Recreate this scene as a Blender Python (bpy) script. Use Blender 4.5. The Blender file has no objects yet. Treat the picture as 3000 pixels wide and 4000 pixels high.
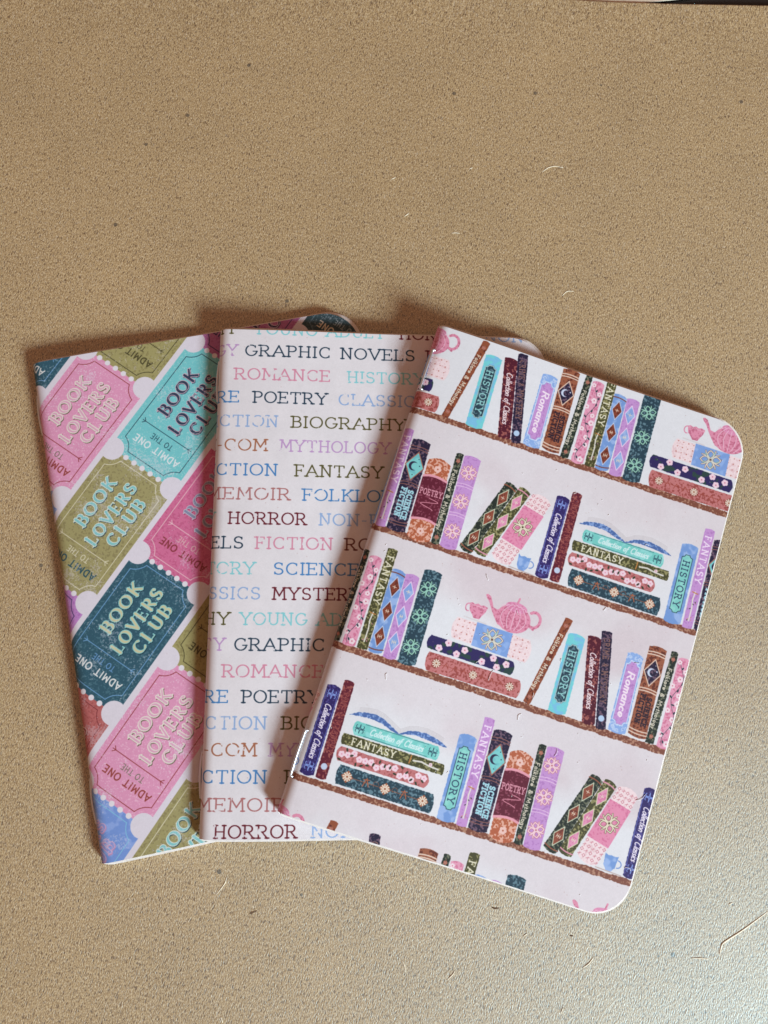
import bpy, bmesh, math, random
import numpy as np
from mathutils import Vector, Matrix

# ------------------------------------------------------------------ camera, light, exposure
MM = 0.001
sc = bpy.context.scene
COL = sc.collection
T_, ROLL, CH = 0.14779, 0.12638, 206.096
st, ct = math.sin(T_), math.cos(T_)
fw = Vector((0, st, -ct)); up = Vector((0, ct, st)); rt = Vector((1, 0, 0))
r2 = rt * math.cos(ROLL) + up * math.sin(ROLL)
u2 = -rt * math.sin(ROLL) + up * math.cos(ROLL)
cam_d = bpy.data.cameras.new("camera")
cam = bpy.data.objects.new("camera", cam_d)
COL.objects.link(cam)
cam.matrix_world = Matrix(((r2.x, u2.x, -fw.x, 0), (r2.y, u2.y, -fw.y, 0), (r2.z, u2.z, -fw.z, CH * MM), (0, 0, 0, 1)))
cam_d.sensor_fit = 'VERTICAL'; cam_d.sensor_height = 24; cam_d.lens = 18.0
cam_d.clip_start = 0.005; cam_d.clip_end = 20
sc.camera = cam

wd = bpy.data.worlds.new("World"); sc.world = wd; wd.use_nodes = True
wd.node_tree.nodes["Background"].inputs[0].default_value = (1.0, 0.52, 0.35, 1)
wd.node_tree.nodes["Background"].inputs[1].default_value = 0.28

def area(name, loc, target, size, size_y, power, color):
    d = bpy.data.lights.new(name, 'AREA'); d.shape = 'RECTANGLE'
    d.size = size; d.size_y = size_y; d.energy = power; d.color = color
    o = bpy.data.objects.new(name, d); COL.objects.link(o)
    o.location = loc
    o.rotation_euler = (Vector(target) - Vector(loc)).to_track_quat('-Z', 'Y').to_euler()
    return o
# the window, low on the right in front; the room itself gives only dim warm light
area("window_light", (1.86, -1.453, 1.077), (0.02, 0.0, 0), 0.58, 0.58, 128.0, (0.74, 0.89, 1.0))

sc.view_settings.view_transform = 'Standard'; sc.view_settings.look = 'None'
sc.view_settings.exposure = 0.0; sc.view_settings.gamma = 1.0

# ------------------------------------------------------------------ helpers
def link(o, parent=None, label=None, cat=None, group=None, kind=None):
    COL.objects.link(o)
    if parent: o.parent = parent
    if label: o['label'] = label
    if cat: o['category'] = cat
    if group: o['group'] = group
    if kind: o['kind'] = kind
    return o

def mesh_obj(name, verts, faces, mat, parent=None, smooth=True, uv=None, **kw):
    me = bpy.data.meshes.new(name)
    me.from_pydata([tuple(v) for v in verts], [], faces)
    if uv is not None:
        l = me.uv_layers.new(name="UVMap")
        vi = np.empty(len(me.loops), dtype=np.int32); me.loops.foreach_get("vertex_index", vi)
        l.data.foreach_set("uv", np.asarray(uv, dtype=np.float32)[vi].ravel())
    if smooth: me.polygons.foreach_set("use_smooth", [True] * len(me.polygons))
    me.materials.append(mat); me.update()
    return link(bpy.data.objects.new(name, me), parent, **kw)

def srgb(c):
    return tuple(((x / 255) / 12.92 if x / 255 <= 0.04045 else ((x / 255 + 0.055) / 1.055) ** 2.4) for x in c)

def tube(pts, rad, n=6, flat=1.0):
    """a bent tapered strand as verts, faces"""
    vs, fs = [], []
    P = [Vector(p) for p in pts]
    for i, p in enumerate(P):
        d = (P[min(i + 1, len(P) - 1)] - P[max(i - 1, 0)]).normalized()
        a = d.cross(Vector((0, 0, 1)))
        if a.length < 1e-6: a = Vector((1, 0, 0))
        a.normalize(); b = d.cross(a).normalized()
        r = rad if not callable(rad) else rad(i / (len(P) - 1))
        for k in range(n):
            t = 2 * math.pi * k / n
            vs.append(p + a * (r * math.cos(t)) + b * (r * flat * math.sin(t)))
    for i in range(len(P) - 1):
        for k in range(n):
            fs.append((i * n + k, i * n + (k + 1) % n, (i + 1) * n + (k + 1) % n, (i + 1) * n + k))
    fs.append(tuple(range(n - 1, -1, -1))); fs.append(tuple((len(P) - 1) * n + k for k in range(n)))
    return vs, fs

# ------------------------------------------------------------------ printed artwork: a small painter
PPM = 11.0
rng = np.random.RandomState(7)

def gnoise(h, w, sig, seed, aniso=1.0):
    r = np.random.RandomState(seed).standard_normal((h, w))
    fy = np.fft.fftfreq(h)[:, None]; fx = np.fft.rfftfreq(w)[None, :]
    k = np.exp(-2 * np.pi ** 2 * ((sig * fy * aniso) ** 2 + (sig * fx) ** 2))
    o = np.fft.irfft2(np.fft.rfft2(r) * k, s=(h, w))
    return (o / o.std()).astype(np.float32)

def sstep(a, b, x):
    t = np.clip((x - a) / (b - a), 0, 1); return t * t * (3 - 2 * t)

class Canvas:
    def __init__(s, w, h, mx=2.0, my=1.0, base=(225, 220, 222)):
        s.x0, s.y0 = -mx, -my
        s.W = int((w + 2 * mx) * PPM); s.H = int((h + 2 * my) * PPM)
        s.img = np.empty((s.H, s.W, 3), np.float32); s.img[:] = np.array(base) / 255.
        s.worm = gnoise(s.H, s.W, 1.7, 3)
        s.blot = gnoise(s.H, s.W, 16, 5)
        s.fine = gnoise(s.H, s.W, 1.0, 9)
        s.mid = gnoise(s.H, s.W, 4.5, 12)
        s.erase = None
    def px(s, p): return ((p[0] - s.x0) * PPM - .5, (p[1] - s.y0) * PPM - .5)
    def box(s, xs, ys, m=2):
        a = max(0, int(min(xs) - m)); b = min(s.W, int(max(xs) + m + 2))
        c = max(0, int(min(ys) - m)); d = min(s.H, int(max(ys) + m + 2))
        return a, b, c, d
    def comp(s, a, b, c, d, m, col):
        if isinstance(col, dict):
            f = {'w': s.worm, 'm': s.mid, 'f': s.fine, 'b': s.blot}[col.get('f', 'w')][c:d, a:b]
            lo, hi = col.get('r', (0.1, 1.0))
            k = sstep(lo, hi, f)[..., None]
            C = np.array(col['a']) / 255. * (1 - k) + np.array(col['b']) / 255. * k
        else: C = np.array(col, np.float32)[None, None, :] / 255.
        m = m[..., None]
        s.img[c:d, a:b] = s.img[c:d, a:b] * (1 - m) + C * m
    def seg(s, p, q, w, col, w2=None, op=1.0, worn=0):
        x0, y0 = s.px(p); x1, y1 = s.px(q); r = w * PPM / 2; rb = r if w2 is None else w2 * PPM / 2
        R = max(r, rb)
        a, b, c, d = s.box((x0, x1), (y0, y1), R + 1)
        if a >= b or c >= d: return
        Y, X = np.mgrid[c:d, a:b]
        dx, dy = x1 - x0, y1 - y0; L = dx * dx + dy * dy + 1e-9
        t = np.clip(((X - x0) * dx + (Y - y0) * dy) / L, 0, 1)
        D = np.hypot(X - x0 - t * dx, Y - y0 - t * dy) - (r + (rb - r) * t)
        m = np.clip(.5 - D, 0, 1) * op
        if worn: m = m * sstep(-3.4 + 2.2 * worn, -2.7 + 2.2 * worn, s.mid[c:d, a:b] + .4 * s.worm[c:d, a:b])
        s.comp(a, b, c, d, m, col)
    def line(s, pts, w, col, **k):
        for p, q in zip(pts[:-1], pts[1:]): s.seg(p, q, w, col, **k)
    def poly(s, pts, col, op=1.0, clip=None, rough=0):
        P = [s.px(p) for p in pts]
        a, b, c, d = s.box([p[0] for p in P], [p[1] for p in P])
        if a >= b or c >= d: return
        Y, X = np.mgrid[c:d, a:b].astype(np.float32)
        D = np.full(X.shape, 1e9, np.float32); ins = np.zeros(X.shape, bool)
        for (x0, y0), (x1, y1) in zip(P, P[1:] + P[:1]):
            dx, dy = x1 - x0, y1 - y0; L = dx * dx + dy * dy + 1e-9
            t = np.clip(((X - x0) * dx + (Y - y0) * dy) / L, 0, 1)
            D = np.minimum(D, (X - x0 - t * dx) ** 2 + (Y - y0 - t * dy) ** 2)
            if abs(dy) > 1e-9:
                ins ^= ((y0 > Y) != (y1 > Y)) & (X < dx * (Y - y0) / dy + x0)
        D = np.sqrt(D) * np.where(ins, -1, 1)
        if rough: D = D + s.worm[c:d, a:b] * rough
        m = np.clip(.5 - D, 0, 1) * op
        s.comp(a, b, c, d, m, col)
    def ell(s, c0, rx, ry, col, rot=0, op=1.0, n=22, rough=0, a0=0, a1=2 * math.pi):
        cr, sr = math.cos(rot), math.sin(rot)
        pts = []
        for i in range(n):
            t = a0 + (a1 - a0) * i / (n if a1 - a0 > 6.2 else n - 1)
            x, y = rx * math.cos(t), ry * math.sin(t)
            pts.append((c0[0] + x * cr - y * sr, c0[1] + x * sr + y * cr))
        s.poly(pts, col, op=op, rough=rough)
    def dot(s, c0, r, col, op=1.0): s.seg(c0, c0, 2 * r, col, op=op)

def ARC(cx, cy, rx, ry, a0, a1, n=8):
    return [(cx + rx * math.cos(math.radians(a0 + (a1 - a0) * i / n)), cy + ry * math.sin(math.radians(a0 + (a1 - a0) * i / n))) for i in range(n + 1)]

# stroke letters: (width, strokes, foot/top serif points, vertical end serifs)
UC = {
 'A': (.86, [[(.04, 0), (.43, 1), (.82, 0)], [(.17, .35), (.69, .35)]], [(.04, 0), (.82, 0)], []),
 'B': (.66, [[(.12, 0), (.12, 1)], [(.12, 1), (.36, 1)] + ARC(.36, .765, .22, .235, 90, -90) + [(.12, .53)], [(.12, .53), (.40, .53)] + ARC(.40, .265, .24, .265, 90, -90) + [(.12, 0)]], [(.06, 0), (.06, 1)], []),
 'C': (.80, [ARC(.44, .5, .38, .5, 48, 312, 16)], [], [(.70, .86), (.70, .14)]),
 'D': (.80, [[(.12, 0), (.12, 1)], [(.12, 1), (.32, 1)] + ARC(.32, .5, .42, .5, 90, -90, 12) + [(.12, 0)]], [(.06, 0), (.06, 1)], []),
 'E': (.68, [[(.12, 0), (.12, 1)], [(.12, 1), (.62, 1)], [(.12, .52), (.48, .52)], [(.12, 0), (.64, 0)]], [(.06, 0), (.06, 1)], [(.62, .92), (.64, .08), (.48, .52)]),
 'F': (.64, [[(.12, 0), (.12, 1)], [(.12, 1), (.60, 1)], [(.12, .50), (.46, .50)]], [(.12, 0), (.06, 1)], [(.60, .92), (.46, .50)]),
 'G': (.84, [ARC(.44, .5, .38, .5, 48, 345, 17) + [(.80, .42)], [(.56, .42), (.86, .42)]], [], [(.70, .86)]),
 'H': (.84, [[(.14, 0), (.14, 1)], [(.70, 0), (.70, 1)], [(.14, .5), (.70, .5)]], [(.14, 0), (.14, 1), (.70, 0), (.70, 1)], []),
 'I': (.30, [[(.15, 0), (.15, 1)]], [(.15, 0), (.15, 1)], []),
 'K': (.78, [[(.14, 0), (.14, 1)], [(.68, 1), (.16, .42)], [(.32, .60), (.70, 0)]], [(.14, 0), (.14, 1), (.68, 1), (.70, 0)], []),
 'L': (.64, [[(.12, 1), (.12, 0)], [(.12, 0), (.60, 0)]], [(.12, 1), (.06, 0)], [(.60, .09)]),
 'M': (.98, [[(.12, 0), (.16, 1), (.49, .30), (.82, 1), (.86, 0)]], [(.12, 0), (.12, 1), (.86, 1), (.86, 0)], []),
 'N': (.84, [[(.14, 0), (.14, 1), (.70, 0), (.70, 1)]], [(.14, 0), (.10, 1), (.70, 1)], []),
 'O': (.86, [ARC(.43, .5, .40, .5, 90, 450, 22)], [], []),
 'P': (.66, [[(.12, 0), (.12, 1)], [(.12, 1), (.38, 1)] + ARC(.38, .74, .24, .26, 90, -90) + [(.12, .48)]], [(.12, 0), (.06, 1)], []),
 'R': (.78, [[(.12, 0), (.12, 1)], [(.12, 1), (.38, 1)] + ARC(.38, .74, .24, .26, 90, -90) + [(.12, .48)], [(.36, .48), (.68, .02)]], [(.12, 0), (.06, 1), (.70, 0)], []),
 'S': (.66, [ARC(.33, .745, .25, .255, 30, 270, 11) + ARC(.33, .25, .27, .25, 90, -150, 11)], [], [(.55, .88), (.09, .12)]),
 'T': (.76, [[(.38, 0), (.38, 1)], [(.04, 1), (.72, 1)]], [(.38, 0)], [(.04, .91), (.72, .91)]),
 'U': (.82, [[(.14, 1), (.14, .34)] + ARC(.42, .32, .28, .32, 180, 360, 10) + [(.70, 1)]], [(.14, 1), (.70, 1)], []),
 'V': (.84, [[(.06, 1), (.42, 0), (.78, 1)]], [(.06, 1), (.78, 1)], []),
 'Y': (.82, [[(.06, 1), (.41, .46), (.76, 1)], [(.41, .46), (.41, 0)]], [(.06, 1), (.76, 1), (.41, 0)], []),
 '-': (.42, [[(.08, .42), (.34, .42)]], [], []),
 '&': (.74, [[(.70, .0), (.22, .70)] + ARC(.36, .80, .17, .18, 210, -20, 8) + [(.14, .34)] + ARC(.32, .22, .21, .22, 150, 330, 8) + [(.68, .48)]], [], []),
 ' ': (.42, [], [], []),
}
LCG = {
 'a': (.52, [ARC(.24, .28, .20, .28, 60, 420, 12), [(.45, .56), (.45, .04), (.52, 0)]]),
 'c': (.44, [ARC(.25, .28, .21, .28, 50, 310, 10)]),
 'd': (.52, [ARC(.24, .28, .20, .28, 60, 420, 12), [(.45, 1.0), (.45, .04), (.52, 0)]]),
 'e': (.46, [[(.05, .28), (.43, .32)] + ARC(.24, .30, .20, .27, 20, 320, 11)]),
 'f': (.36, [ARC(.28, .84, .13, .14, 60, 180, 5) + [(.15, -.30)], [(.02, .54), (.32, .54)]]),
 'g': (.50, [ARC(.24, .30, .20, .27, 60, 420, 12), [(.44, .56), (.44, -.16)] + ARC(.25, -.16, .19, .17, 0, -150, 6)]),
 'h': (.50, [[(.08, 0), (.08, 1)], [(.08, .36)] + ARC(.26, .38, .17, .18, 150, 0, 6) + [(.43, 0)]]),
 'i': (.18, [[(.09, .56), (.09, 0)], [(.09, .78), (.09, .80)]]),
 'k': (.46, [[(.08, 0), (.08, 1)], [(.40, .54), (.10, .24), (.42, 0)]]),
 'l': (.20, [[(.09, 1), (.09, .06), (.18, 0)]]),
 'm': (.74, [[(.08, 0), (.08, .56)], [(.08, .38)] + ARC(.22, .40, .14, .16, 150, 0, 5) + [(.36, 0)], [(.36, .38)] + ARC(.51, .40, .14, .16, 150, 0, 5) + [(.65, 0)]]),
 'n': (.50, [[(.08, 0), (.08, .56)], [(.08, .36)] + ARC(.26, .38, .17, .18, 150, 0, 6) + [(.43, 0)]]),
 'o': (.50, [ARC(.25, .28, .21, .28, 0, 360, 14)]),
 'r': (.34, [[(.08, 0), (.08, .56)], [(.08, .34)] + ARC(.24, .38, .14, .18, 150, 40, 4)]),
 's': (.38, [ARC(.19, .42, .13, .14, 40, 270, 6) + ARC(.19, .14, .14, .14, 90, -140, 6)]),
 't': (.34, [[(.15, .86), (.15, .10)] + ARC(.25, .10, .10, .10, 180, 290, 4), [(.02, .56), (.30, .56)]]),
 'y': (.48, [[(.06, .56), (.24, .02)], [(.42, .56), (.14, -.32)]]),
}

def glyph(ch):
    if ch in UC: return UC[ch]
    w, s = LCG[ch]; return (w, s, [], [])

def text(c, s, p0, p1, h, col, wv=.11, wh=None, serif=.13, gap=.26, slant=0, worn=0, swt=None, off=(0, 0), fit=True):
    """letters along p0 -> p1 (baseline), stroke weights relative to cap height h (mm)"""
    wh = wv if wh is None else wh
    dx, dy = p1[0] - p0[0], p1[1] - p0[1]; L = math.hypot(dx, dy); dx /= L; dy /= L
    nat = sum(glyph(ch)[0] + gap for ch in s) - gap
    k = L / nat if fit else h
    def M(x, y):
        x = x + slant * y / (k / h)
        return (p0[0] + off[0] + dx * x * k - dy * y * h, p0[1] + off[1] + dy * x * k + dx * y * h)
    x = 0
    for ch in s:
        w, strokes, ser, vser = glyph(ch)
        for pl in strokes:
            for a, b in zip(pl[:-1], pl[1:]):
                A, B = M(x + a[0], a[1]), M(x + b[0], b[1])
                ex, ey = abs(b[0] - a[0]) * k, abs(b[1] - a[1]) * h
                m = ey / (math.hypot(ex, ey) + 1e-9)
                ww = (wh + (wv - wh) * m) * h
                c.seg(A, B, ww, col, worn=worn)
        if serif:
            sw = serif * h / k
            for a in ser:
                for sg in (-1, 1):
                    c.seg(M(x + a[0] + sg * sw * (1.0 if wv < .2 else 1.25), a[1]), M(x + a[0], a[1]), (swt or wh * .8) * h, col, w2=(swt or wh * .8) * h * 1.5, worn=worn)
            for a in vser:
                c.seg(M(x + a[0], a[1] - .075), M(x + a[0], a[1] + .075), (swt or wh) * h, col, worn=worn)
        x += w + gap

def quad(q):
    TL, TR, BR, BL = [np.array(p, float) for p in q]
    def M(a, b):
        p = (BL * (1 - a) + BR * a) * (1 - b) + (TL * (1 - a) + TR * a) * b
        return (float(p[0]), float(p[1]))
    return M

def mix(a, b, lo=.1, hi=1.0, f='w'): return {'a': a, 'b': b, 'r': (lo, hi), 'f': f}

def book(c, q, col, cap=.35, rough=.35):
    """a drawn spine standing up: straight sides, bulging top and foot"""
    M = quad(q); TL, TR, BR, BL = q
    hx = max(math.dist(TL, BL), .1); k = cap / hx; n = 8; pts = []
    for i in range(n + 1):
        t = i / n; pts.append(M(.04 + .92 * t, 1 + k * (4 * t * (1 - t)) - .25 * k))
    for i in range(n + 1):
        t = 1 - i / n; pts.append(M(.04 + .92 * t, -k * (4 * t * (1 - t)) + .25 * k))
    c.poly(pts, col, rough=rough); return M

def lying(c, q, col, cap=.35, rough=.35):
    TL, TR, BR, BL = q
    return book(c, (TR, BR, BL, TL), col, cap, rough), quad(q)

def band(c, M, b, col, w=.28, bow=.012, a0=.03, a1=.97):
    c.line([M(a0 + (a1 - a0) * i / 6, b + bow * 4 * (i / 6) * (1 - i / 6)) for i in range(7)], w, col)

def diamond(c, p, rx, ry, edge, fill, w=.22, rot=0):
    cr, sr = math.cos(rot), math.sin(rot)
    pts = [(p[0] + x * cr - y * sr, p[1] + x * sr + y * cr) for x, y in ((0, ry), (rx, 0), (0, -ry), (-rx, 0))]
    c.poly(pts, fill); c.line(pts + pts[:1], w, edge)

def petals(c, p, r, n, col, w=.3, rot=0, curl=.45, inner=.18):
    for i in range(n):
        t = rot + 2 * math.pi * i / n; sg = 1 if i % 2 else -1
        pts = []
        for k in range(5):
            u = inner + (1 - inner) * k / 4; a = t + sg * curl * (u - .3) ** 2 * 1.8
            pts.append((p[0] + r * u * math.cos(a), p[1] + r * u * math.sin(a)))
        for k in range(4): c.seg(pts[k], pts[k + 1], w * (.5 + .25 * k) * .8, col)

def rosette(c, p, r, dark, light, rot=.4, halo=True):
    """palmette flower: looped petals on the axes, curling leaves between"""
    for col, w, e in ((dark, .46, 1.0), (light, .27, 1.0)):
        for i in range(4):
            t = rot + math.pi / 2 * i; k = 1.0 if i % 2 == 0 else .9
            for sg in (-1, 1):
                pts = []
                for q in range(8):
                    u = q / 7; rr = r * k * (.14 + .82 * u); o = sg * r * .30 * math.sin(math.pi * min(u * 1.02, 1)) ** .8
                    pts.append((p[0] + rr * math.cos(t) - o * math.sin(t), p[1] + rr * math.sin(t) + o * math.cos(t)))
                c.line(pts, w, col)
            t2 = t + math.pi / 4
            for sg in (-1, 1):
                pts = []
                for q in range(6):
                    u = q / 5; rr = r * (.16 + .80 * u); a = t2 + sg * (.07 + .20 * u * u)
                    pts.append((p[0] + rr * math.cos(a), p[1] + rr * math.sin(a)))
                c.line(pts, w * .9, col)
    c.dot(p, r * .1, dark)

def daisy(c, p, r, ring, pet=(240, 225, 200), core=(170, 90, 55)):
    pts = []
    for i in range(16):
        t = 2 * math.pi * i / 16; k = r * (1.32 if i % 4 == 0 else 1.02)
        pts.append((p[0] + k * math.cos(t), p[1] + k * math.sin(t)))
    c.poly(pts, ring)
    for i in range(10):
        t = 2 * math.pi * i / 10
        c.seg((p[0] + r * .25 * math.cos(t), p[1] + r * .25 * math.sin(t)), (p[0] + r * .85 * math.cos(t), p[1] + r * .85 * math.sin(t)), r * .2, pet, w2=r * .34)
    c.dot(p, r * .22, core)

def blossom(c, p, r, col, core, rot=0):
    for i in range(5):
        t = rot + 2 * math.pi * i / 5
        c.dot((p[0] + r * .5 * math.cos(t), p[1] + r * .5 * math.sin(t)), r * .48, col)
    c.dot(p, r * .22, core)

def leaf(c, p, L, rot, col):
    c.ell(p, L, L * .5, col, rot=rot, n=10)

def scroll(c, p, r, col, w=.14, sx=1, sy=1):
    """four mirrored curls"""
    for ax in (-1, 1):
        for ay in (-1, 1):
            pts = []
            for k in range(9):
                t = k / 8; a = t * 4.6; q = r * .55 * (1 - t * .7)
                pts.append((p[0] + ax * sx * (r * .45 + q * math.cos(a + 2.6)), p[1] + ay * sy * (r * .45 + q * math.sin(a + 2.6))))
            c.line(pts, w, col)
    c.line([(p[0] - r * .8 * sx, p[1]), (p[0] + r * .8 * sx, p[1])], w, col)

def crescent(c, p, r, col, rot=0):
    pts = []
    for i in range(13):
        t = math.radians(55 + 250 * i / 12) + rot; pts.append((p[0] + r * math.cos(t), p[1] + r * math.sin(t)))
    for i in range(11):
        t = math.radians(290 - 220 * i / 10) + rot
        pts.append((p[0] + r * .38 * math.cos(rot) + r * .82 * math.cos(t), p[1] + r * .38 * math.sin(rot) + r * .82 * math.sin(t)))
    c.poly(pts, col)

def label_shape(M, a0, a1, b0, b1, na, nb):
    """plaque with notched corners in spine coordinates"""
    pts = []
    for (a, b, sa, sb, rev) in ((a0, b0, 1, 1, 0), (a1, b0, -1, 1, 1), (a1, b1, -1, -1, 0), (a0, b1, 1, -1, 1)):
        arc = []
        for k in range(6):
            t = math.pi / 2 * k / 5
            arc.append(M(a + sa * na * math.cos(t), b + sb * nb * math.sin(t)))
        arc = arc[::-1] if not rev else arc
        pts += arc
    return pts

def vine(c, M, seed, n, bloom, core, lf, wmm):
    r = random.Random(seed)
    for i in range(n):
        b = (i + .5) / n; a = .5 + .30 * math.sin(b * 22 + seed) + r.uniform(-.12, .12)
        blossom(c, M(a, b), wmm * r.uniform(.17, .24), bloom, core, r.random() * 6)
    P = [M(.5 + .26 * math.sin(b * 14 + seed + 1.5), b) for b in [k / 24 + .02 for k in range(23)]]
    c.line(P, .1, lf)
    for i, p in enumerate(P):
        if i % 2: leaf(c, (p[0] + r.uniform(-.5, .5), p[1]), wmm * .12, r.uniform(0, 3.1), lf)

def lattice(c, M, seed, na, nb, col, L, wmm):
    for i in range(na):
        for j in range(nb):
            a = (i + .5) / na; b = (j + .5) / nb; p = M(a, b); s = min(wmm / na, L / nb) * .32
            if (i + j) % 2: c.line([(p[0] - s, p[1]), (p[0], p[1] + s), (p[0] + s, p[1]), (p[0], p[1] - s), (p[0] - s, p[1])], .11, col)
            else:
                c.seg((p[0] - s, p[1] - s * .3), (p[0] + s, p[1] + s * .3), .11, col); c.seg((p[0], p[1] - s), (p[0] + s * .3, p[1] + s * .7), .1, col)

# colours of the printed shelf
NAVY = mix((34, 28, 58), (112, 84, 104), .1, 1.2); MAROON = mix((88, 20, 40), (168, 88, 80), .2, 1.2)
TEALD = mix((34, 66, 82), (92, 132, 146), .1, 1.1); OLIVE = mix((74, 74, 38), (154, 150, 92), .1, 1.1); DGREEN = mix((34, 46, 38), (110, 116, 90), .1, 1.1)
BLUE = mix((112, 158, 226), (150, 186, 240), -.2, 1.2, 'm'); LILAC = mix((204, 146, 216), (186, 124, 200), .4, 1.4); BROWN = mix((168, 92, 60), (108, 46, 32), -.1, 1.0)
TURQ = mix((110, 222, 226), (116, 200, 240), -.4, 1.0, 'm'); PINK = mix((236, 142, 172), (208, 104, 136), .2, 1.2); SHELF = mix((136, 74, 54), (188, 134, 104), .0, 1.2)
INDIGO = mix((44, 32, 104), (78, 70, 150), .4, 1.4); ROSEB = mix((208, 118, 116), (168, 72, 66), .0, 1.0); PALE = mix((250, 226, 226), (240, 204, 206), .2, 1.2); MINT = (132, 222, 206)
CREAM = (240, 224, 196)

def down(c, M, s, b0, b1, a, h, col, **k): text(c, s, M(a, b0), M(a, b1), h, col, **k)

def shift(q, dx, dy): return [(x + dx, y + dy) for x, y in q]

def folklore(c, q, base, seed, txt=(232, 222, 196)):
    M = book(c, q, base, .25); w = math.dist(q[0], q[1])
    for b in (.07, .92): blossom(c, M(.5, b), w * .28, (190, 110, 90), (245, 220, 205)); c.seg(M(.5, b - .04), M(.5, b + .04), .12, (150, 90, 60))
    text(c, "Folklore & Mythology", M(.24, .82), M(.24, .15), w * .46, txt, wv=.20, serif=0, gap=.16)

def fantasy(c, q, base, txt, up_=(.93, .45), art=(232, 228, 214)):
    M = book(c, q, base, .2); w = math.dist(q[0], q[1])
    text(c, "FANTASY", M(.22, up_[0]), M(.22, up_[1]), w * .56, txt, wv=.19, wh=.12, serif=.14)
    r = random.Random(4)
    c.line([M(.5, .36), M(.42, .28), M(.52, .2), M(.5, .07)], .34, art)
    for i in range(9): leaf(c, M(.5 + r.uniform(-.25, .25), r.uniform(.06, .3)), w * .09, r.uniform(0, 3), (60, 70, 60) if i % 2 else (214, 140, 150))
    c.seg(M(.25, .355), M(.75, .345), .25, (205, 130, 60))

def history(c, q, base, lab, edge, txt):
    M = book(c, q, base, .55); w = math.dist(q[0], q[1])
    c.poly(label_shape(M, .19, .81, .12, .88, .17, .035), lab)
    P = label_shape(M, .21, .79, .127, .873, .17, .033); c.line(P + P[:1], .17, edge)
    text(c, "HISTORY", M(.33, .80), M(.33, .2), w * .34, txt, wv=.14, serif=.16)

def diamonds(c, q, base, edge, fills, band_c=None, txt=('I', 'II', 'III')):
    M = book(c, q, base, .45); w = math.dist(q[0], q[1])
    ang = math.atan2(q[0][1] - q[3][1], q[0][0] - q[3][0]) - math.pi / 2
    if band_c: band(c, M, .955, band_c, .3, .012); band(c, M, .04, band_c, .3, -.012)
    for i, b in enumerate((.80, .50, .19)):
        diamond(c, M(.5, b), w * .36, 2.7, edge, fills, .2, ang)
        c.seg(M(.38, b), M(.62, b), .16, CREAM)
        for k in range(i + 1): c.seg(M(.5 + .12 * (k - i / 2), b - .02), M(.5 + .12 * (k - i / 2), b + .02), .14, CREAM)

def teapot(c, x, y):
    """x, y: shift from the pot of the third shelf"""
    P = PINK; LN = (246, 196, 214)
    S = lambda p: (p[0] + x, p[1] + y)
    c.poly([S(p) for p in ((34.4, 66.4), (34.9, 66.7), (35.8, 66.3), (36.6, 65.0), (37.2, 63.8), (38.4, 63.6), (39.6, 64.6), (40.6, 62), (41, 59.8), (39.4, 60.0), (38.0, 61.6), (36.8, 63.2), (35.7, 64.9), (34.8, 65.7))], P)
    c.line([S(p) for p in ARC(48.2, 63.9, 1.7, 2.0, 130, -120, 12)], .75, P)
    c.line([S((47.4, 62.2)), S((48.6, 61.5))], .6, P)
    c.ell(S((43.0, 62.6)), 4.6, 3.6, P); c.poly([S(p) for p in ((40.6, 59.5), (45.4, 59.5), (45.0, 60.5), (41, 60.5))], P)
    c.ell(S((43.0, 65.6)), 2.9, 1.3, mix((236, 146, 186), (222, 120, 160), .3, 1.3)); c.seg(S((43.0, 66.8)), S((43.2, 68.0)), .5, P)
    for k in (-3.2, -1.6, 0, 1.6, 3.2):
        c.line([S((43 + k * math.sin(math.pi * (.18 + .64 * t / 8)) * 1.05, 65.4 - 5.6 * t / 8)) for t in range(9)], .16, LN)
    c.line([S((39.2 + 7.6 * t / 14, 65.0 + (.28 if t % 2 else -.05) + .9 * math.sin(math.pi * t / 14))) for t in range(15)], .14, LN)

def cup(c, x, y, P=None, hs=-1):
    P = P or PINK
    S = lambda p: (33.4 + (p[0] - 33.4) * (-hs) + x, p[1] + y)
    c.poly([S(p) for p in ((31.0, 63.0), (31.7, 63.4), (32.4, 63.1), (33.2, 63.5), (34.0, 63.2), (34.8, 63.5), (35.9, 63.2), (35.6, 61.9), (34.9, 60.6), (34.5, 59.7), (33.0, 59.6), (32.4, 60.4), (31.5, 61.2))], P)
    c.line([S(p) for p in ARC(31.0, 61.9, .75, 1.0, 60, 290, 8)], .28, P)
    c.line([S((31.2 + 4.6 * t / 10, 62.7 + (.18 if t % 2 else 0))) for t in range(11)], .1, (250, 200, 214))

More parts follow.
